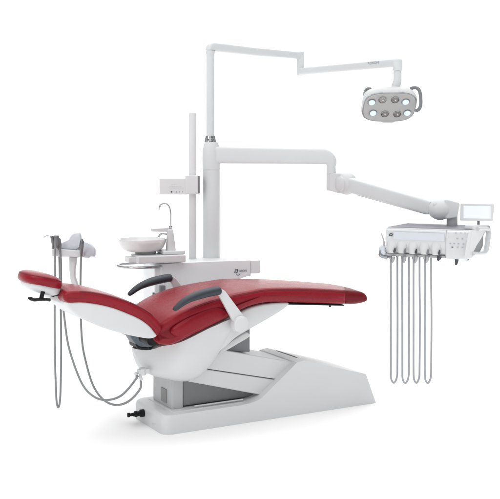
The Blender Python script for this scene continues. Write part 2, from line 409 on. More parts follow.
split_mesh(so, ch(sc_, -.23, zc_), U-V*.66, 'foot_cover', LEATD)
# thin black board under the leg rest
geo, _ = side_solid([(286, 303, .22), (300, 303.5, .22), (344, 304.6, .2), (344, 306, .2), (300, 305, .22), (286, 304.8, .22)], rnd=.003, smooth=False, nr=2)
lb = add('leg_board', geo, BLACK, chair)
c_ = cs(330, 306, -.17); add('board_bolt', rcyl(ch(c_[0], -.17, c_[1]-.006), (0, 0, 1), .006, .012, .001, 10), BLACK, lb)
# back rest
Wb = .27
def wb(px, red=0):
    w_ = .162+(.272-.162)*(px-68)/(158-68)
    return max(.05, min(.275, w_)-red)
back = [(70, 303), (65, 300.5), (64.5, 295), (70, 291.3), (80, 290.6), (92, 291.6), (106, 294.2), (120, 298.2), (134, 303.3), (146, 309.3), (154, 315), (160, 322), (162.5, 330), (158, 335.5), (154, 331), (149, 326), (140, 319.5), (128, 314.0), (112, 308), (96, 304.4), (82, 302.8)]
cushion('back_cushion', [(x, y, wb(x)) for x, y in back], LEATH, rnd=.021, seam_range=(4, 10), crown=.006)
bsh = [(67, 303.2), (71, 302.6), (82, 302.2), (96, 303.8), (112, 307.4), (128, 313.4), (140, 318.9), (149, 325.2), (154, 331), (157, 336), (150, 338.8), (134, 336.3), (118, 332.5), (100, 326.8), (82, 318.5), (70, 309.5)]
geo, _ = side_solid([(x, y, wb(x, .006)) for x, y in bsh], rnd=.012, dens=5, nr=5); add('back_shell', geo, WHITE, chair, angle=50)
# head rest: an oval pad on its own shell
def oval_pad(px0, py0, px1, py1, thick, half, zoff, drop=0, n=40, bulge=1.0):
    """pad whose middle line runs between two photo points in the chair's middle plane"""
    A, B = cs(px0, py0, 0), cs(px1, py1, 0); a_ = ch(A[0], 0, A[1]); b_ = ch(B[0], 0, B[1])
    c = (a_+b_)/2; ax = (b_-a_)/2; up = ax.normalized().cross(V)*-1; up = up if up.z > 0 else -up
    vs, fs = [], []; m = 16
    rings = []
    for j in range(m+1):
        ph = -math.pi/2+math.pi*j/m; r_ = abs(math.cos(ph))**.42; h = math.copysign(abs(math.sin(ph))**.7, ph)
        ring = []
        for k in range(n):
            th = 2*math.pi*k/n; cx = math.copysign(abs(math.cos(th))**.78, math.cos(th)); cy = math.copysign(abs(math.sin(th))**.78, math.sin(th))
            p = c+ax*cx*r_+V*half*cy*r_+up*(h*thick/2+zoff)
            p += up*(-drop*(cx*r_)**2)
            ring.append(p)
        rings.append(ring)
    vs = [p for r_ in rings for p in r_]
    for j in range(m):
        for k in range(n): fs.append((j*n+k, j*n+(k+1) % n, (j+1)*n+(k+1) % n, (j+1)*n+k))
    fs.append(tuple(range(n))[::-1]); fs.append(tuple(m*n+k for k in range(n)))
    return (vs, fs), rings, (c, ax, up)
geo, rg, (hc, hax, hup) = oval_pad(20.5, 274.5, 59.5, 283, .066, .135, .0, drop=.008)
head = add('headrest_cushion', geo, LEATH, chair, angle=80)
add('seam', tube([p for p in rg[10]], .0016, 6, closed=True), SEAM, head)
geo, _, _ = oval_pad(22.5, 281.5, 57.5, 290.5, .062, .120, -.004, drop=-.010)
hshell = add('headrest_shell', geo, WHITE, chair, angle=80)
mid = hc-hup*.055
k1 = mid-hax*.05-V*.10-hup*.008
add('headrest_lever', [tube(catmull([k1-U*.062-V*.02-hup*.018, k1-U*.04-V*.015-hup*.030, k1-V*.015-hup*.03, k1+U*.035-hup*.036, k1+U*.055-hup*.040], 5), [.007]+[.014]*19+[.007], 10, up=(0, 0, 1), flat=(1.6, .6)), rcyl(k1-V*.012-hup*.03, hup, .011, .04, .002, 14)], BLACK, hshell)
lk = [(52, 291, .05), (60, 294, .05), (70, 303, .05), (76, 308, .05), (70, 310, .05), (60, 303.5, .05), (50, 299, .05)]
geo, _ = side_solid(lk, rnd=.008, dens=4, nr=3); link = add('headrest_link', geo, WARM, chair)
for px, py in ((52.5, 294.5), (66, 305)):
    c_ = cs(px, py, -.05); add('link_clamp', [rcyl(ch(c_[0], -.066, c_[1]), V, .011, .02, .002, 14), box(ch(c_[0]-.002, -.063, c_[1]-.007), U, V, (0, 0, 1), .03, .02, .012)], BLACK, link, bevel=.001)

# --- arm rests
def armrest(t):
    d = -1 if t < 0 else 1
    def a(px, py): s, z = cs(px, py, -.31); return ch(s, t, z)
    path = catmull([a(174, 310.5), (a(176.5, 307.5)), a(186, 300.3), a(198, 295.2), a(210, 292), a(219.5, 290.3)], 6)
    L = len(path); rs = []
    for i in range(L):
        x = i/(L-1); rs.append((.0065+.0155*min(1, x/.62)**.8)*(1 if x > .03 else .7) if x < .98 else .018)
    pad = add('arm_pad', tube(path, rs, 18, up=(0, 0, 1), flat=(1.55, 1.08)), SLATE, chair, angle=60)
    pts = [a(216.5, 291.5), a(221, 288.7), a(224.5, 290.8), a(245.5, 319), a(240, 326), a(233, 322)]
    add('armrest_support', prism([p-V*.011 for p in pts], V*.022), WHITE, chair, bevel=.005)
    c = a(239.5, 324)
    hub = add('armrest_hub', lathe(c-V*.028*(-d)*1, V*d*1, [(.0, -.055), (.042, -.052), (.046, -.046), (.046, -.01), (.0435, -.004), (.039, -.002), (.037, .001), (.02, .0025), (.0, .003)], 40), WHITE, chair, angle=30)
armrest(-.31); armrest(.31)

# ================================================================== SIDE UNIT (cabinet behind the chair)
A20 = math.radians(20); X2 = Vector((math.cos(A20), math.sin(A20), 0)); Y2 = Vector((-math.sin(A20), math.cos(A20), 0)); Z = Vector((0, 0, 1))
C0 = P(154.5, 265, .74)                                     # top front left corner of the cabinet
def cr(px, py, dy=0): return R(px, py, C0+Y2*dy, Y2)        # a point on the cabinet's front plane
unit = thing('side_unit', Vector((0, 1.0, 0)), 'pale grey side cabinet with basin slab and printed emblem behind the red chair', 'cabinet')
zT = C0.z; R1 = cr(250.6, 262); L1 = (R1-C0).dot(X2)
add('cabinet_body', box(C0-Z*.36, X2, Y2, Z, L1*.52, .30, .36), CABW, unit, bevel=.008)
beam0 = C0+X2*(L1*.06)-Y2*.004
beam = add('cabinet_front', prism([beam0+Z*.004, beam0+X2*(L1*.94)*.45+Z*.010, beam0+X2*(L1*.94)+Z*.008, beam0+X2*(L1*.94)-Z*.088, beam0+X2*(L1*.75)-Z*.12, beam0+X2*(L1*.3)-Z*.2, beam0-Z*.24], Y2*.26), CABW, unit, bevel=.005)
add('beam_cap', box(beam0+X2*(L1*.94+.0025)-Z*.078+Y2*.004, X2, Y2, Z, .062, .24, .083), CABW, unit, bevel=.005)
add('beam_foot', rcyl(beam0+X2*(L1*.94+.005)-Z*.096+Y2*.05, Z, .012, .02, .002, 16), MGREY, unit)
add('top_cover', lathe(C0+X2*L1*.62+Y2*.14+Z*.006, Z, [(.13, 0), (.125, .004), (.10, .007), (.06, .009), (0.001, .009)], 40), WARM, unit)
add('cabinet_foot', box(cr(200, 300, .05)*1, X2, Y2, Z, .0001, .0001, .0001), WARM, unit) if False else None
f0 = cr(202, 300, .03); f0.z = .02
add('cabinet_foot', box(f0, X2, Y2, Z, (cr(249.5, 300, .03)-cr(202, 300, .03)).dot(X2), .24, zT-.2), LGREY, unit, bevel=.01)
# writing on the front
def text(name, body, size, loc, xdir, nrm, m, parent, ext=.0006, shear=0, wide=1):
    cu = bpy.data.curves.new('t', 'FONT'); cu.body = body; cu.size = size; cu.extrude = ext; cu.shear = shear; cu.offset = size*.02
    ob = bpy.data.objects.new('t', cu); COL.objects.link(ob)
    dg = bpy.context.evaluated_depsgraph_get(); me = bpy.data.meshes.new_from_object(ob.evaluated_get(dg))
    xd = Vector(xdir).normalized(); zd = Vector(nrm).normalized(); yd = zd.cross(xd)
    vs = [Vector(loc)+xd*v.co.x*wide+yd*v.co.y+zd*v.co.z for v in me.vertices]; fs = [tuple(p.vertices) for p in me.polygons]
    bpy.data.objects.remove(ob); bpy.data.meshes.remove(me)
    return add(name, (vs, fs), m, parent, smooth=False)
fo = -Y2*.0055
e0 = cr(234, 272.8, 0)+fo
em = add('emblem', prism([e0+Z*0, e0+X2*.020, e0+X2*.026+Z*.022, e0+X2*.006+Z*.022], -Y2*.001), INK, unit)
text('emblem_letter', 'R', .022, e0+X2*.005+Z*.003-Y2*.0014, X2, -Y2, WHITE, em, shear=.2)
sw = [e0+X2*(.012+.026*k/8)+Z*(-.006-.010*math.sin(math.pi*k/8)) for k in range(9)]
add('emblem_swoosh', tube(sw, .0016, 6), INK, em)
text('lettering', 'OSON', .0185, cr(238.5, 271.8, 0)+fo, X2, -Y2, INKF, unit)
# slab, bowl, spout
SY = .70
def sr(px, py, dy=0): return R(px, py, P(160, 258, SY)+Y2*dy, Y2)
q0 = sr(138, 257); q1 = sr(186, 254.5); ln = (q1-q0).dot(X2)
add('basin_slab', box(Vector((q0.x, q0.y, q0.z-.042)), X2, Y2, Z, ln, .20, .045), WARM, unit, bevel=.008)
add('slab_riser', box(Vector((q0.x, q0.y, q0.z+.0035))+X2*ln*.55+Y2*.03, X2, Y2, Z, ln*.47, .16, .022), WHITE, unit, bevel=.007)
q2 = sr(130.5, 258); add('slab_nose', box(Vector((q2.x, q2.y, q2.z-.036))+Y2*.05, X2, Y2, Z, .062, .11, .034), WARM, unit, bevel=.006)
bc = P(142.2, 251.5, SY+.13)
bowl = add('basin', lathe(bc, Z, [(.0, .0), (.092, .002), (.116, .010), (.134, .027), (.145, .053), (.1490, .076), (.1475, .0795), (.1445, .0795), (.1415, .076), (.133, .052), (.105, .022), (.06, .012), (.0, .010)], 56), CERAM, unit, angle=60)
add('drain', lathe(bc+Z*.0105, Z, [(.022, 0), (.022, .003), (.017, .004), (.0, .002)], 20), CHROME, bowl)
add('basin_neck', lathe(bc-Z*.045+X2*(-.02), Z, [(.022, 0), (.020, .01), (.020, .03), (.03, .046)], 24), WARM, unit)
add('basin_foot', lathe(bc-Z*.02+X2*(.03), Z, [(.05, 0), (.06, .022)], 24), WARM, unit)
h0 = P(170.7, 256, SY+.12)
def sect(c, lx, ly): return [c+X2*a_*lx+Y2*b_*ly for a_, b_ in [(math.copysign(abs(math.cos(k*math.pi/12))**.55, math.cos(k*math.pi/12)), math.copysign(abs(math.sin(k*math.pi/12))**.55, math.sin(k*math.pi/12))) for k in range(24)]]
def loft(rings):
    n_ = len(rings[0]); vs = [p for r_ in rings for p in r_]; fs = []
    for k in range(len(rings)-1):
        for i in range(n_): fs.append((k*n_+i, k*n_+(i+1) % n_, (k+1)*n_+(i+1) % n_, (k+1)*n_+i))
    fs.append(tuple(range(n_))[::-1]); fs.append(tuple((len(rings)-1)*n_+i for i in range(n_))); return vs, fs
add('spout_body', loft([sect(h0, .030, .034), sect(h0+Z*.06, .0265, .03), sect(h0+Z*.12-X2*.002, .020, .026), sect(h0+Z*.158-X2*.004, .0175, .024), sect(h0+Z*.165-X2*.004, .013, .019)]), WHITE, unit, bevel=.003)
hz = P(160, 229.8, SY+.12)
add('spout_hood', loft([[hz+X2*(-.055)+Y2*b_*.012+Z*c_*.005 for b_, c_ in ((-1, -1), (1, -1), (1, 1), (-1, 1))], [hz+X2*(-.05)+Y2*b_*.022+Z*c_*.009 for b_, c_ in ((-1, -1), (1, -1), (1, 1), (-1, 1))], [hz+X2*.01+Y2*b_*.026+Z*c_*.011 for b_, c_ in ((-1, -1), (1, -1), (1, 1), (-1, 1))], [hz+X2*.055+Y2*b_*.024+Z*(c_*.013+.001) for b_, c_ in ((-1, -1), (1, -1), (1, 1), (-1, 1))]]), WHITE, unit, bevel=.005)
add('bowl_spout', tube(catmull([P(168, 234.5, SY+.12), P(163, 233.6, SY+.12), P(160, 234.8, SY+.12), P(158.8, 237, SY+.12)], 5), .0055, 12), CHROME, unit)
yk = SY+.13
tp = catmull([P(170.6, 229, yk), P(170.6, 222, yk), P(170.5, 213, yk), P(169.3, 207.3, yk), P(166.8, 204, yk), P(164, 203.2, yk), P(161.3, 204.3, yk), P(159.7, 206.8, yk), P(159.3, 209.6, yk)], 6)
add('tap', [tube(tp, .005, 14), rcyl(P(170.6, 229, yk), Z, .010, .02, .002, 16)], CHROME, unit)
# chrome ring for the cup and bowl
rc = P(143, 265.2, SY+.13); rr_ = .155
pth = [rc+X2*rr_*math.copysign(abs(math.cos(a_))**.9, math.cos(a_))+Y2*rr_*.85*math.sin(a_) for a_ in [2*math.pi*k/64 for k in range(64)]]
add('chrome_ring', tube(pth, .0085, 14, closed=True, up=(0, 0, 1)), CHROME, unit)
add('ring_bracket', box(rc+X2*.08-Y2*.02-Z*.006, X2, Y2, Z, .12, .05, .012), STEEL, unit, bevel=.002)
# slim pole with the film viewer
vp = P(192.6, 264, 1.0)
pole = add('viewer_pole', lathe(vp-Z*.02, Z, [(.034, 0), (.034, .022), (.0255, .03), (.0245, .04), (.0245, (P(192, 113, 1.0)-vp).z+.012), (.0225, (P(192, 113, 1.0)-vp).z+.02), (.001, (P(192, 113, 1.0)-vp).z+.0205)], 32), WARM, unit, angle=50)
# main column
Yc = 1.05; cbse = P(211.3, 265, Yc)
def cz(py): return (P(211, py, Yc)-cbse).z
add('main_column', lathe(cbse-Z*.02, Z, [(.054, 0), (.054, .02+cz(165)), (.0535, .02+cz(164.6)), (.0535, .02+cz(164.2))], 48), METALW, unit, angle=50)
# film viewer: a thing clamped on the pole
fv = thing('film_viewer', P(178, 195, .95), 'flat grey film viewing box clamped to the slim pole above the basin', 'film viewer')
YV = .955
pa = P(159.3, 178.4, YV); pb = P(187, 194.6, YV)
add('viewer_box', box(Vector((pa.x, YV, pb.z)), (1, 0, 0), (0, 1, 0), Z, pb.x-pa.x, .028, pa.z-pb.z), WARM, fv, bevel=.003)
pa = P(185.2, 175.4, YV-.006); pb = P(198, 194.2, YV-.006)
add('pole_clamp', box(Vector((pa.x, YV-.008, pb.z)), (1, 0, 0), (0, 1, 0), Z, pb.x-pa.x, .095, pa.z-pb.z), WARM, fv, bevel=.006)
add('clamp_edge', box(Vector((pb.x-.001, YV+.0, pb.z+.003)), (1, 0, 0), (0, 1, 0), Z, .010, .07, pa.z-pb.z-.006), MGREY, fv, bevel=.002)
for px, r_, m in ((171.5, .0052, INK), (176.3, .0038, INKF), (179.3, .0038, INKF), (182.4, .0025, INKF)):
    add('button', rcyl(P(px, 191.8, YV)+Vector((0, .001, 0)), (0, -1, 0), r_, .004, .001, 16), m, fv)
g = []
for r_, (x0, x1) in enumerate(((171.5, 176.5), (169, 182), (169.5, 183))):
    x = x0
    while x < x1:
        L_ = random.uniform(.5, 1.6); p0 = P(x, 184.8+r_*1.7, YV-.0008); p1 = P(x+L_, 184.8+r_*1.7, YV-.0008)
        g.append(box(p0, (1, 0, 0), (0, 1, 0), Z, (p1-p0).x, .0009, .0022)); x += L_+.6
add('display_marks', g, mat('faint_marks', (.50, .50, .51), .5), fv)
# tool holder on the cabinet's left side
th = thing('tool_holder', P(160, 305, .66), 'small dark grey bracket with metal nozzles beside the far armrest', 'tool holder')
Yt = .70
g0 = P(160.2, 297.5, Yt)
add('holder_plate', box(g0-Z*.03, X2, Y2, Z, .034, .03, .10), MGREY, th, bevel=.004)
for i, px in enumerate((153.4, 157.8, 161.0)):
    a_, b_ = P(px, 292.5+i*1.5, Yt-.02), P(px+.4, 302+i*.6, Yt-.02)
    add('nozzle', tube([a_, a_*.7+b_*.3, a_*.6+b_*.4, b_], [.007, .0095, .008, .005], 12), STEEL, th)
add('nozzle_hose', tube(catmull([P(154, 300, Yt-.02), P(153, 306, Yt-.02), P(153, 320, Yt-.02)], 5), .004, 8), HOSED, th)

# ================================================================== INSTRUMENT ARM
arm = thing('support_boom', Vector((cbse.x, Yc, P(211, 171, Yc).z)), 'white jointed arm swinging out from the column to hold the instrument tray', 'support arm')
c_ = Vector((cbse.x, Yc, 0))
def zc(py): return P(211, py, Yc).z
add('collar', lathe(c_, Z, [(.056, zc(169.6)), (.0575, zc(168)), (.058, zc(158)), (.057, zc(151)), (.050, zc(146)), (.043, zc(142.3)), (.040, zc(142.2))], 48), METALW, arm, angle=50)
# horizontal arm: rounded box section, comes slightly forward
ha, hb = P(214, 155, Yc), P(334, 156.8, Yc-.12)
def rsec(c, ydir, zdir, ly, lz, e=.35, n_=28):
    out_ = []
    for k in range(n_):
        a_ = 2*math.pi*k/n_; out_.append(c+ydir*math.copysign(abs(math.cos(a_))**e, math.cos(a_))*ly+zdir*math.copysign(abs(math.sin(a_))**e, math.sin(a_))*lz)
    return out_
dx = (hb-ha); dx.z = 0; dx.normalize(); dy = Vector((-dx.y, dx.x, 0))
st = []; pth = [ha, ha+(hb-ha)*.5, ha+(hb-ha)*.93]
st += [rsec(ha, dy, Z, .045, .054), rsec(ha+(hb-ha)*.93, dy, Z, .040, .048)]
ec = ha+(hb-ha)*.93; zdn = ec-Z*.048; rad = .052
for k in range(1, 7):                                       # elbow turning down round its inner corner
    an = math.pi/2*k/6
    ctr = ec-Z*.060; mid_ = ctr+(dx*math.sin(an)*.054+Z*math.cos(an)*.060)
    dd = (Z*math.cos(an)+dx*math.sin(an)); thk = .048-(.048-.029)*k/6
    mid_ = ctr+dd*(.060-(.060-.036)*k/6)
    st.append(rsec(mid_, dy, dd, .040-.004*k/6, thk, e=.35+.5*k/6))
last = ctr+dx*.036; st.append(rsec(last-Z*.045, dy, dx, .034, .029, e=.85))
add('swing_arm', loft(st), METALW, arm, angle=50)
jp = last.copy()
Yj = jp.y
jc = Vector((jp.x, jp.y, 0)); jz = lambda py: P(333, py, Yj).z
joint = add('elbow_joint', [lathe(jc, Z, [(.027, jz(172)), (.030, jz(171.6)), (.0305, jz(189)), (.028, jz(190.6)), (.001, jz(191))], 36)], WHITE, arm, angle=50)
# balance arm down to the tray
Ya = Yj-.02; Yb = .30
ba, bb = P(346.5, 183.5, Ya), P(437, 209, Yb)
d = (bb-ba).normalized(); side = d.cross(Z).normalized(); upv = side.cross(d)
hd = Vector((-.12, -1, .12)).normalized()
add('elbow_knuckle', [ellipsoid(ba, [d*.075, side*.062, upv*.071], 32, 18), prism([P(a_, b_, Yj-.036) for a_, b_ in ((329.5, 173), (340, 173.2), (347, 174), (351, 179), (352, 189), (346, 194.3), (338, 193.2), (329.5, 190.6))], Vector((0, .072, 0)))], WHITE, arm, bevel=.010, seg=4, angle=30)
add('knuckle_disc', lathe(ba-side*-.001, -side if side.y > 0 else side, [(.045, .045), (.045, .061), (.038, .067), (.02, .070), (.001, .0705)], 36), WHITE, arm, angle=40)
bl_ = (bb-ba).length
stt = [rsec(ba+d*bl_*f, side, upv, ly, lz, e=.4) for f, ly, lz in ((.06, .036, .044), (.12, .038, .047), (.5, .038, .044), (.93, .038, .042), (.96, .034, .038))]
add('balance_arm', loft(stt), WARM if False else METALW, arm, angle=60)
for f, hgt in ((.10, .0), ):
    pass
add('arm_trim', [tube([ba+d*bl_*.14-upv*.050, ba+d*bl_*.9-upv*.0445], .004, 8)], LGREY, arm)
ek = P(441, 209.3, Yb)
tk = add('tray_knuckle', [ellipsoid(ek+Vector((-.006, 0, .0)), [Vector((.066, 0, 0)), Vector((0, .060, 0)), Vector((0, 0, .060))], 40, 22),
     prism([P(445, 199.5, Yb-.045), P(448, 199.6, Yb-.045), P(459.5, 202.6, Yb-.045), P(460, 205, Yb-.045), P(457.5, 217.5, Yb-.045), P(449, 219, Yb-.045), P(445, 218.5, Yb-.045)], (.0, .09, 0))], WHITE, arm, bevel=.008, seg=4, angle=50)
add('knuckle_disc', lathe(P(435.0, 204.5, Yb-.035), (-.35, -1, .25), [(.012, 0), (.012, .006), (.010, .008), (.001, .009)], 28), WHITE, arm, angle=40)  # small disc modelled in place of a highlight on the joint
add('tray_post', [rcyl(P(452, 226, Yb), Z, .030, .075, .003, 28)], LGREY, arm, angle=50)

# ================================================================== INSTRUMENT TRAY
AT = math.radians(-27.6); XT = Vector((math.cos(AT), math.sin(AT), 0)); YT = Vector((-math.sin(AT), math.cos(AT), 0))
T0 = P(386, 228.2, .20)                                     # front top left
def tr(px, py, dy=0): return R(px, py, T0+YT*dy, YT)
LT = (tr(471.5, 230)-T0).dot(XT); zt_ = T0.z
tray = thing('instrument_tray', T0+XT*LT/2+YT*.18-Z*.14, 'white instrument console with grey mat top, keypad and side handle on the jointed arm', 'instrument console')
def tp_(x, y, z): return T0+XT*x+YT*y+Z*z
zb = tr(447, 257.5).z-zt_
sec = [(0, 0), (-.012, -.008), (-.016, -.06), (-.006, zb+.022), (.02, zb+.006), (.10, zb), (.26, zb+.02), (.37, -.03), (.37, -.002)]
def bodysec(x, k=1): return [tp_(x, y, z) for y, z in sec]
add('console_body', loft([bodysec(0), bodysec(LT*.72)]), TRAYW, tray, bevel=.008, seg=4, angle=20)
# right keypad pod: deeper, face leaning back to the bottom
pod = [(0.002, .001), (-.014, -.006), (-.022, -.05), (-.016, zb+.006), (.0, zb-.008), (.11, zb-.008), (.30, -.035), (.37, -.02), (.37, 0.001)]
def podsec(x0, sh): return [tp_(x0+sh*z/zb, y, z) for y, z in pod]
podo = add('keypad_pod', loft([podsec(LT*.72+.001, -.006), podsec(LT+.002, -.022)]), TRAYW, tray, bevel=.007, seg=4, angle=20)
add('blue_panel', prism([tp_(.050, -.0150, -.016), tp_(LT*.705, -.0150, -.016), tp_(LT*.705, -.0168, -.058), tp_(.050, -.0168, -.058)], -YT*.0015), PANEL, tray)
add('top_mat', prism([tp_(.008, .006, .0), tp_(LT*.99, .006, .0), tp_(LT*.99, .345, .0), tp_(.008, .345, .0)], Z*.008), TRAYG, tray, bevel=.003)
add('mat_rim', tube([tp_(.004, .003, .001), tp_(LT*.995, .003, .001), tp_(LT*.995, .352, .001), tp_(.004, .352, .001)], .004, 8, closed=True), WARM, tray)
# emblem on the left of the front
ep = tr(392.3, 234.3)-YT*.0195
eb = add('emblem', tube([ep+XT*.0085*math.cos(k*.3927)+Z*.0062*math.sin(k*.3927) for k in range(16)], .0019, 8, closed=True), INK, tray)
add('emblem_bar', tube([ep-XT*.0085+Z*.003, ep-XT*.0105-Z*.008], .0017, 8), INK, eb)
# keypad keys
kp = [(456.2, 232.8, 1), (461, 232.8, 0), (465.5, 232.8, 0), (457.5, 238.5, 0), (462.5, 238.6, 0), (450.5, 243.2, 0), (454.3, 243.4, 0), (458.6, 243.6, 0), (463.5, 243.8, 0), (452.5, 246.9, 1), (457.8, 246.9, 0), (462.6, 247, 0)]
INKB = mat('blue_grey_print', (.42, .45, .53), .5)
for x, y, dk in kp:
    z = R(x, y, T0-YT*.022, YT); fr = (z.z-zt_)/zb; yy = -.0235 if fr < .55 else -.022
    p = R(x, y, T0+YT*yy, YT)
    add('key', box(p-XT*.0055-Z*.0035, XT, -YT, Z, .009, .0010, .0045), INK if dk and y > 240 else (INKF if dk else INKB), podo)
# handpiece holders: rounded white snouts along the lower front
hx = [392.3, 402.6, 413.6, 425.2, 436.6]
for i, px in enumerate(hx):
    p = tr(px, 252); c = p-YT*.020; c.z = zt_-.075
    rings_ = []
    for zz, r_, fy in ((.030, .014, -.004), (.020, .0225, .003), (.004, .0265, .011), (-.018, .0275, .020), (-.040, .0265, .026), (-.052, .0235, .026), (-.057, .019, .022)):
        rings_.append([c+YT*.012+XT*r_*math.cos(k*math.pi/12)-YT*(.0+fy*max(-.3, math.sin(k*math.pi/12)))+Z*zz for k in range(24)])
    ho = add('holder', loft(rings_), WHITE, tray, angle=60)
    add('holder_notch', tube([c-YT*.014+XT*.022-Z*.054, c-YT*.012+XT*.0245-Z*.042, c-YT*.008+XT*.0255-Z*.028], [.005, .0065, .003], 12), MGREY if i % 2 else INK, ho)
add('tray_underside', box(tp_(.0, .0, zb-.006), XT, YT, Z, LT*.7, .12, .014), LGREY, tray, bevel=.004)
add('brake_lever', tube([tr(455.8, 258)+YT*.02, tr(455.6, 262)+YT*.02, tr(455, 265.2)+YT*.02], [.012, .009, .006], 12), INK, tray)
for px, py in ((465.5, 259.0),):
    add('lug', rcyl(tr(px, py)+YT*.03-Z*.01, Z, .011, .016, .002, 14), MGREY, tray)
# side handle
hr = [(475, 225.2), (490.5, 225.3), (492, 228), (489.5, 250), (486, 255.4), (476, 255.8), (472.6, 254.8), (472.8, 252.2), (482, 251.3), (484.3, 248.5), (486, 230.8), (476, 230)]
# plane of the handle: the console's right end, parallel to YT
ENDP = T0+XT*(LT+.006)
def er(px, py): return R(px, py, ENDP, XT)
cl = catmull([er(477, 229.0), er(487.6, 229.2), er(488.4, 233), er(486.9, 246.5), er(484.6, 252.4), er(479, 253.6), er(472.6, 253.6)], 6)
add('side_handle', tube(cl, .0115, 16, up=tuple(XT), flat=(1.0, 1.3)), TRAYW, tray, angle=60)
add('handle_rail', prism([er(474, 225.3), er(489.5, 224.8), er(490.5, 229), er(474, 229.5)], -XT*.05), TRAYW, tray, bevel=.004)
# the console's light end cheek and the dark hollow behind it
e0_ = [er(471.8, 231.2), er(476, 228.2), er(490.5, 225.8), er(490.5, 230.5), er(484, 231.5), er(482.6, 236.5), er(476.5, 246), er(473, 253.3), er(473.5, 256), er(470, 258.6), er(467.6, 257.8)]
add('end_cheek', prism(e0_, -XT*.018), TRAYW, tray, bevel=.002)
e1 = [er(481, 231.5), er(485, 232), er(484.5, 246), er(481.0, 253), er(471, 256), er(474, 245)]
add('side_recess', prism([p-XT*.008 for p in e1], -XT*.02), MGREY, tray, bevel=.002)

# monitor: its own thing standing on the tray
mon = thing('monitor', P(478, 225, .52), 'small white flat screen standing behind the instrument console', 'monitor')
Ym = .50
m0, m1, m2, m3 = P(460.2, 220.7, Ym), P(492.8, 221.2, Ym-.03), P(494.3, 204.2, Ym-.03), P(460.8, 203.6, Ym)
md = (m1-m0).normalized(); mn = Vector((md.y, -md.x, 0))
ms = add('monitor_housing', prism([m0, m1, m2, m3], -mn*.022), LGREY, mon, bevel=.003)
cen = (m0+m1+m2+m3)/4
add('monitor_bezel', prism([cen+(p-cen)*.985+mn*.0025 for p in (m0, m1, m2, m3)], -mn*.006), WARM, mon, bevel=.002)
add('screen', prism([cen+md*a_*.076+Z*(b_*.0365+.0015)+mn*.0032 for a_, b_ in ((-1, -1), (1, -1), (1, 1), (-1, 1))], mn*.0014), SCREEN, mon)
add('monitor_neck', tube([P(478.5, 220.5, Ym+.01), P(478.5, 225, Ym+.01)], .008, 12), MGREY, mon)
add('monitor_foot', rcyl(P(478.5, 225.9, Ym+.01), Z, .022, .006, .002, 20), LGREY, mon)

# ================================================================== HANDPIECES WITH HOSES
loops = [(390.8, 397.3, 382.6), (402.3, 408.8, 382.9), (413.6, 419.6, 382.7), (424.9, 431.2, 382.9)]
lab = ['handpiece and looped grey hose at the left end of the console, next to the syringe',
       'handpiece and looped grey hose second from the left under the console',
       'handpiece and looped grey hose third from the left under the console',
       'handpiece and looped grey hose nearest the keypad, rightmost of the four loops']
for i, (xa, xb, yb) in enumerate(loops):
    dpt = -.012
    f = lambda px, py, dy=0: tr(px, py, dy)
    top = f(xa, 256, .015)
    hp = thing('handpiece', top, lab[i], 'handpiece', 'handpieces hanging with looped hoses under the console')
    zbm = P(xa, yb, top.y).z
    A_ = f(xa, 257, .012); B_ = f(xb, 255, .028)
    wv = [random.uniform(-.002, .002) for _ in range(4)]
    rb = (B_-A_).length/2; mid_ = (A_+B_)/2
    pts_ = [A_, A_+(mid_-A_)*.02-Z*.15+XT*wv[0], A_+(mid_-A_)*-.03-Z*.34+XT*wv[1]]
    zA = zbm+.085; pts_.append(Vector((A_.x, A_.y, zA))+XT*wv[2]*.5)
    for an in (20, 50, 90, 130, 160):
        c = math.cos(math.radians(an)); s_ = math.sin(math.radians(an)); pts_.append(Vector((mid_.x, mid_.y, zbm+.055))+(A_-mid_).normalized()*rb*c*1.0*Vector((1, 1, 0)).length/1.414-Z*.055*s_)
    pts_ += [Vector((B_.x, B_.y, zA)), Vector((B_.x, B_.y, B_.z-.34))+XT*wv[3], Vector((B_.x, B_.y, B_.z-.15)), B_]
    add('hose', tube(catmull(pts_, 8), .0055, 10), HOSE, hp)
    c = f(xa+2.8, 258.5, .004)
    add('handpiece_tail', tube([c+Z*.012-YT*.01, c-Z*.006-YT*.012, c-XT*.004-Z*.024-YT*.016], [.012, .010, .005], 12), STEEL, hp)
    add('hose_ferrule', [rcyl(A_-Z*.012, Z, .008, .02, .001, 14), rcyl(B_-Z*.012, Z, .008, .02, .001, 14)], STEEL, hp)
c = tr(440, 258.6, .004)
h5 = thing('handpiece', c, 'short dark handpiece without a hose, parked left of the keypad', 'handpiece')
add('handpiece_tail', tube([c+Z*.012-YT*.008, c-YT*.01-XT*.004, c-YT*.014-XT*.008-Z*.01], [.012, .011, .005], 12), INK, h5)
# syringe at the left end
c = P(383, 252, .24)
sy = thing('syringe', c, 'white and steel spray syringe with thin pointed tip at the console\'s left end', 'syringe')
add('syringe_body', tube(catmull([P(384.3, 246, .22), P(383, 249, .22), P(383, 252.5, .22), P(385, 256.5, .22)], 5), [.010]+[.018]*3+[.0225]*8+[.018]*3+[.012], 16), FROST, sy, angle=60)
add('syringe_grip', tube(catmull([P(380, 250.5, .205), P(380.5, 255, .205), P(385, 257, .205), P(390, 256.5, .205)], 5), [.007]*4+[.010]*9+[.006]*3, 12), STEEL, sy)
add('syringe_tip', tube(catmull([P(384.5, 247, .22), P(383.8, 241, .22), P(382.2, 236, .22), P(381.2, 232.8, .22)], 5), [.006]*5+[.0035]*8+[.002]*3, 10), LGREY, sy)
add('syringe_trigger', tube([P(385.5, 249, .2), P(388, 252.5, .2)], [.007, .008], 10), STEEL, sy)

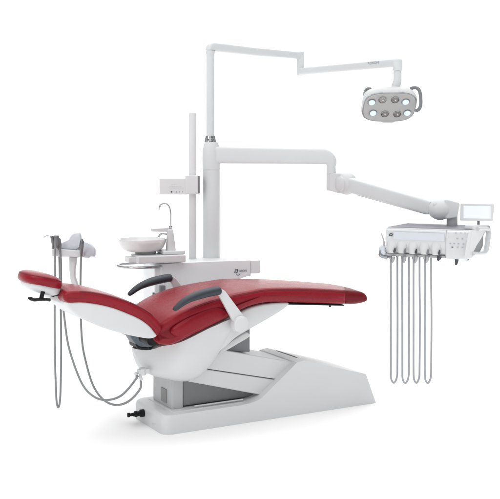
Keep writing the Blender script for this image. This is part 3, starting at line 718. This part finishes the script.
# ================================================================== OPERATING LIGHT
ol = thing('operating_light', Vector((cbse.x-.006, Yc, zc(142))), 'white jointed arm over the column carrying a glowing eight lens dental lamp', 'operating light')
px0 = P(210.3, 100, Yc).x
lc = Vector((px0, Yc, 0))
add('chrome_collar', [lathe(lc, Z, [(.038, zc(142.1)), (.0365, zc(140.8)), (.036, zc(140.7)), (.0345, zc(138.6)), (.034, zc(138.5)), (.0305, zc(136.2)), (.029, zc(136))], 40)], CHROME, ol, angle=15)
add('light_pole', lathe(lc, Z, [(.0255, zc(140)), (.0255, zc(56)), (.0262, zc(55.6)), (.0262, zc(50))], 32), METALW, ol, angle=50)
l0 = Vector((px0, Yc, zc(48.2))); l1 = P(300.5, 55.6, Yc+.46)
dx = (l1-l0).normalized(); sd = Z.cross(dx).normalized(); upv = dx.cross(sd)
st = [rsec(l0-Z*.036, sd, dx, .027, .027, .8), rsec(l0-Z*.018, sd, dx, .0275, .0275, .7)]
for k in range(0, 6):
    an = math.pi/2*k/5; ddv = (dx*-math.cos(an)+Z*math.sin(an)); ctr = l0+dx*.020-Z*.012
    st.append(rsec(ctr+ddv*(.022), sd, ddv, .028, .024+.004*k/5, .6))
st.append(rsec(l0+(l1-l0)*.5, sd, upv, .026, .026, .5)); st.append(rsec(l1-dx*.03, sd, upv, .024, .0235, .5)); st.append(rsec(l1+dx*.006, sd, upv, .024, .0235, .5))
add('upper_arm', loft(st), METALW, ol, angle=60)
ez = lambda py: P(300, py, l1.y).z
jo = Vector((l1.x, l1.y, 0))
add('elbow', lathe(jo, Z, [(.024, ez(75.6)), (.027, ez(75)), (.0272, ez(66)), (.0262, ez(65.6)), (.0262, ez(64.8)), (.0272, ez(64.4)), (.0272, ez(53)), (.024, ez(51.9)), (.001, ez(51.8))], 36), METALW, ol, angle=40)
Yl = .25
f0_ = Vector((jo.x, jo.y, ez(71.6))); f1_ = P(397.5, 62.7, Yl)
dx = (f1_-f0_).normalized(); sd = Z.cross(dx).normalized(); upv = dx.cross(sd)
add('forearm', loft([rsec(f0_, sd, upv, (.025), .0245, .5), rsec(f0_+(f1_-f0_)*.5, sd, upv, .024, .0235, .5), rsec(f1_, sd, upv, .024, .0225, .5)]), METALW, ol, angle=60)
# worn maker's plate on the forearm
n_ = -sd if sd.y > 0 else sd
for_p = lambda f: f0_+(f1_-f0_)*f
pl_a, pl_b = for_p(.77)+n_*.0238, for_p(.895)+n_*.0232
text('arm_marks', 'ROSON', .021, pl_a+upv*.002, dx, n_, INKF, ol, wide=1.9)
wz = lambda py: P(400, py, Yl).z
wc = Vector((f1_.x+.0, Yl, 0))
add('wrist', [lathe(wc, Z, [(.0245, wz(71)), (.0262, wz(70.6)), (.027, wz(66)), (.0268, wz(61.5)), (.025, wz(60)), (.021, wz(59.3)), (.001, wz(59.1))], 32)], METALW, ol, angle=50)
add('wrist_stem', tube([Vector((wc.x, Yl, wz(71.2))), Vector((wc.x, Yl, wz(80))), P(395.5, 88, Yl)], [.0215, .0225, .026], 24), METALW, ol, angle=50)
# lamp head
LC = P(389.4, 107, Yl-.02)
ln_ = Vector((.05, -.71, -.70)).normalized()                # face looks down and towards us
lx = Vector((1, .02, -.045)); lx = (lx-ln_*lx.dot(ln_)).normalized(); ly_ = ln_.cross(lx); ly_ = ly_ if ly_.z > 0 else -ly_
def lp(a_, b_, c=0): return LC+lx*a_+ly_*b_+ln_*c
def ring_(ax_, by_, c, e=.62, n_=48, off=0): return [lp(ax_*math.copysign(abs(math.cos(2*math.pi*k/n_))**e, math.cos(2*math.pi*k/n_)), by_*math.copysign(abs(math.sin(2*math.pi*k/n_))**e, math.sin(2*math.pi*k/n_))+off, c) for k in range(n_)]
HA, HB = .152, .111
head_ = add('lamp_head', loft([ring_(.03, .02, -.085, .8), ring_(HA*.60, HB*.55, -.082, .7), ring_(HA*.84, HB*.82, -.068), ring_(HA*.97, HB*.97, -.045), ring_(HA, HB, -.022), ring_(HA*.995, HB*.99, -.004), ring_(HA*.97, HB*.96, .0), ring_(HA*.95, HB*.93, -.003)]), WHITE, ol, angle=60)
add('lamp_face', loft([ring_(HA*.945, HB*.92, -.006), ring_(HA*.94, HB*.915, .003), ring_(HA*.91, HB*.88, .0045), ring_(HA*.88, HB*.84, .0035)]), LAMPF, head_, angle=40)
add('lamp_rim', tube(ring_(HA*.958, HB*.945, .001), .003, 8, closed=True), STEEL, head_)
for i, (px, py) in enumerate([(371.7, 102), (382.6, 99.6), (395.2, 99.6), (405.6, 101.6), (373, 112.6), (384.8, 113.6), (397.2, 113.8), (407.2, 112.6)]):
    p = R(px, py, lp(0, 0, .003), ln_); lit = i in (0, 3, 4, 7)
    le = add('lens', lathe(p, ln_, [(.0225, 0), (.0225, .005), (.0205, .0065), (.0190, .004), (.018, -.0)] if not lit else [(.0225, 0), (.0225, .004), (.021, .006), (.018, .005)], 28), STEEL, head_, angle=30)
    if lit: add('lit_lens', lathe(p, ln_, [(.0178, .004), (.0178, .0065), (.012, .0095), (.001, .0105)], 24), LED, le)
    else:
        add('reflector', lathe(p, ln_, [(.0180, .0052), (.0125, .0022), (.006, .001), (.001, .001)], 24), REFL, le)
        add('bulb', [ellipsoid(p+ln_*.006+lx*.001, [lx*.0065, ly_*.0065, ln_*.005], 12, 8), box(p+ln_*.008-lx*.017-ly_*.001, lx, ly_, ln_, .034, .002, .002)], CHROME, le)
add('front_grip', loft([rsec(lp(.01, -HB*.93, -.012), lx, ln_, .045, .013, .6), rsec(lp(.01, -HB*1.02, -.010), lx, ln_, .042, .011, .6), rsec(lp(.01, -HB*1.07, -.008), lx, ln_, .035, .007, .7)]), LGREY, head_, angle=60)
hl = [P(410.5, 88.8, Yl-.01), P(414.5, 87.6, Yl-.02), P(418, 88.8, Yl-.03), P(420, 92.5, Yl-.04), P(420.8, 99, Yl-.05), P(420.6, 105.5, Yl-.055), P(418.6, 109.6, Yl-.055), P(415, 110.8, Yl-.05)]
add('side_grip', tube(catmull(hl, 6), .0098, 14), MGREY, head_)
hl = [P(373, 90.5, Yl+.02), P(369.5, 88.8, Yl+.02), P(366.8, 89.4, Yl+.02), P(365.2, 92, Yl+.02), P(364.8, 96, Yl+.0)]
add('side_grip', tube(catmull(hl, 6), .0098, 14), MGREY, head_)

# ================================================================== ASSISTANT HOLDER (behind the head end)
YA = .50
ah = thing('assistant_holder', P(75, 256, YA), 'white instrument holder bar with clear plastic cover behind the headrest', 'instrument holder')
add('holder_bar', loft([[P(x, y0, YA-.05+dy) for y0, dy in ((ya, 0), (yb_, 0), (yb_-.4, .09), (ya-.8, .09))] for x, ya, yb_ in ((51.6, 249.3, 256.2), (56, 249.0, 256.6), (70, 249.8, 256.8), (84, 251.3, 257.6))]), WHITE, ah, bevel=.006, angle=20)
add('curved_bracket', loft([rsec(P(x, y, YA+.01), Vector((1, 0, 0)), Vector((0, 1, 0)), wd, .022, .5) for x, y, wd in ((73.2, 255, .024), (73.2, 261, .022), (72.6, 270, .017), (73, 277, .016), (75, 284, .018), (77.5, 291, .02), (79, 300, .022))]), WARM, ah, angle=60)
hb_ = catmull([P(79, 298, YA+.01), P(92, 303, YA+.02), P(120, 306, YA+.06), P(140, 311, YA+.14), P(160, 316, YA+.3)], 6)
add('swing_bar', tube(hb_, .016, 14), LGREY, ah)
# frosted cover, folded
def cover(pts, y0, y1, name, m):
    rg_ = []
    n2_ = len(pts)
    for k, (sc_, yy) in enumerate(((.80, y0), (.95, y0+.012), (1, y0+.035), (1, y1-.03), (.95, y1-.01), (.8, y1))):
        cx_ = sum(p[0] for p in pts)/n2_; cy_ = sum(p[1] for p in pts)/n2_
        rg_.append([P(cx_+(p[0]-cx_)*sc_, cy_+(p[1]-cy_)*sc_, yy) for p in pts])
    return add(name, loft(rg_), m, ah, angle=60)
def sm(pts, n_=4): return [(p.x, p.y) for p in catmull([Vector((a_, b_, 0)) for a_, b_ in pts], n_, closed=True)]
cover(sm([(60.5, 249.5), (61, 243.5), (64.5, 241.5), (68.5, 239.5), (71.5, 235), (75.5, 232.3), (79.5, 232), (81.5, 235), (82, 243), (81, 250)]), YA-.02, YA+.06, 'plastic_cover', FROST)
cover(sm([(78, 241), (82, 239.8), (89, 242.2), (94.5, 247), (95.8, 251), (95.2, 256.6), (91, 256.8), (88, 258.6), (82, 257), (77.5, 254), (76.5, 247)]), YA-.03, YA+.05, 'cover_flap', FROST)
add('bar_clip', box(P(70, 257.5, YA-.045), (1, 0, 0), (0, 1, 0), Z, .05, .02, .006), MGREY, ah)
# suction pieces held in it, each with its hose
yh = YA-.075
def ptube(pts, r, n_=8, m=8): return tube(catmull(pts, n_), r, m)
s1 = thing('suction_handpiece', P(54, 250, yh), 'dark grey suction handle with a hooked tip at the left end of the holder bar', 'suction handpiece')
add('suction_handle', [tube([P(56.6, 248.5, yh), P(56.6, 244, yh), P(56.2, 236.2, yh), P(56.2, 235.4, yh)], [.013, .0185, .016, .012], 16), tube([P(53.2, 249, yh), P(53.0, 243, yh), P(52.2, 238, yh), P(51.6, 236.3, yh)], [.006, .009, .010, .008], 12)], DSTEEL, s1)
add('hooked_tip', tube(catmull([P(53.5, 236.3, yh), P(50, 236.2, yh), P(47.5, 235.3, yh), P(45.5, 236.2, yh), P(43.6, 237.4, yh)], 5), .0028, 8), STEEL, s1)
add('hose', ptube([P(54.8, 248, yh-.004), P(54.8, 270, yh), P(54.6, 300, yh), P(54.7, 340, yh), P(55.4, 375, yh), P(56.3, 398, yh), P(57.2, 405.5, yh), P(58.2, 407.4, yh), P(59.2, 405.5, yh), P(60.2, 398, yh), P(60.9, 375, yh+.01), P(61.1, 340, yh+.02), P(60.6, 300, yh+.05), P(59.6, 270, yh+.05), P(59.2, 254, yh+.035)], .0062, 8, 10), HOSED, s1)
s2 = thing('saliva_ejector', P(59, 252, yh+.03), 'grey saliva ejector behind the hooked handle, its hose curving down to the seat', 'saliva ejector')
add('ejector_handle', tube([P(59.4, 250, yh+.02), P(59.4, 245, yh+.02), P(58.8, 239.5, yh+.02), P(58.4, 238, yh+.02)], [.010, .013, .012, .008], 14), MGREY, s2)
Q1 = ch(cb[0]-.055, -.10, cb[1]-.02); Q2 = ch(cb[0]-.035, -.11, cb[1]-.04)
add('hose', ptube([P(60, 251, yh+.02), P(61, 262, yh+.03), P(61.2, 280, yh+.03), P(62.5, 300, yh), P(64.4, 318, yh-.03), P(69, 348, yh-.10), P(81, 381.7, yh-.20), P(93, 396, yh-.27), P(107, 400, yh-.33), P(122, 395, yh-.36), P(136, 379, Q1.y-.01), Q1], .0062, 8, 10), HOSED, s2)
s3 = thing('spray_syringe', P(81, 250, yh), 'dark slim syringe in front of the plastic cover, its hose curving to the seat', 'syringe')
add('syringe_body', [tube([P(81.3, 256, yh), P(81.4, 250, yh), P(81.5, 246, yh), P(82, 241.5, yh), P(81.8, 240, yh), P(81.7, 238.6, yh)], [.007, .010, .013, .012, .007, .005], 14), tube([P(81.8, 246.5, yh), P(79, 248.6, yh), P(77.5, 249, yh)], [.008, .008, .005], 10)], DSTEEL, s3)
add('hose', ptube([P(81.2, 254, yh), P(80.7, 270, yh), P(80.4, 290, yh), P(80.9, 319, yh-.02), P(82, 340, yh-.05), P(84.7, 357, yh-.09), P(92.5, 384, yh-.17), P(103, 399.3, yh-.24), P(116, 405, yh-.3), P(129, 401, yh-.36), P(140, 389, Q2.y), Q2], .0062, 8, 10), HOSED, s3)
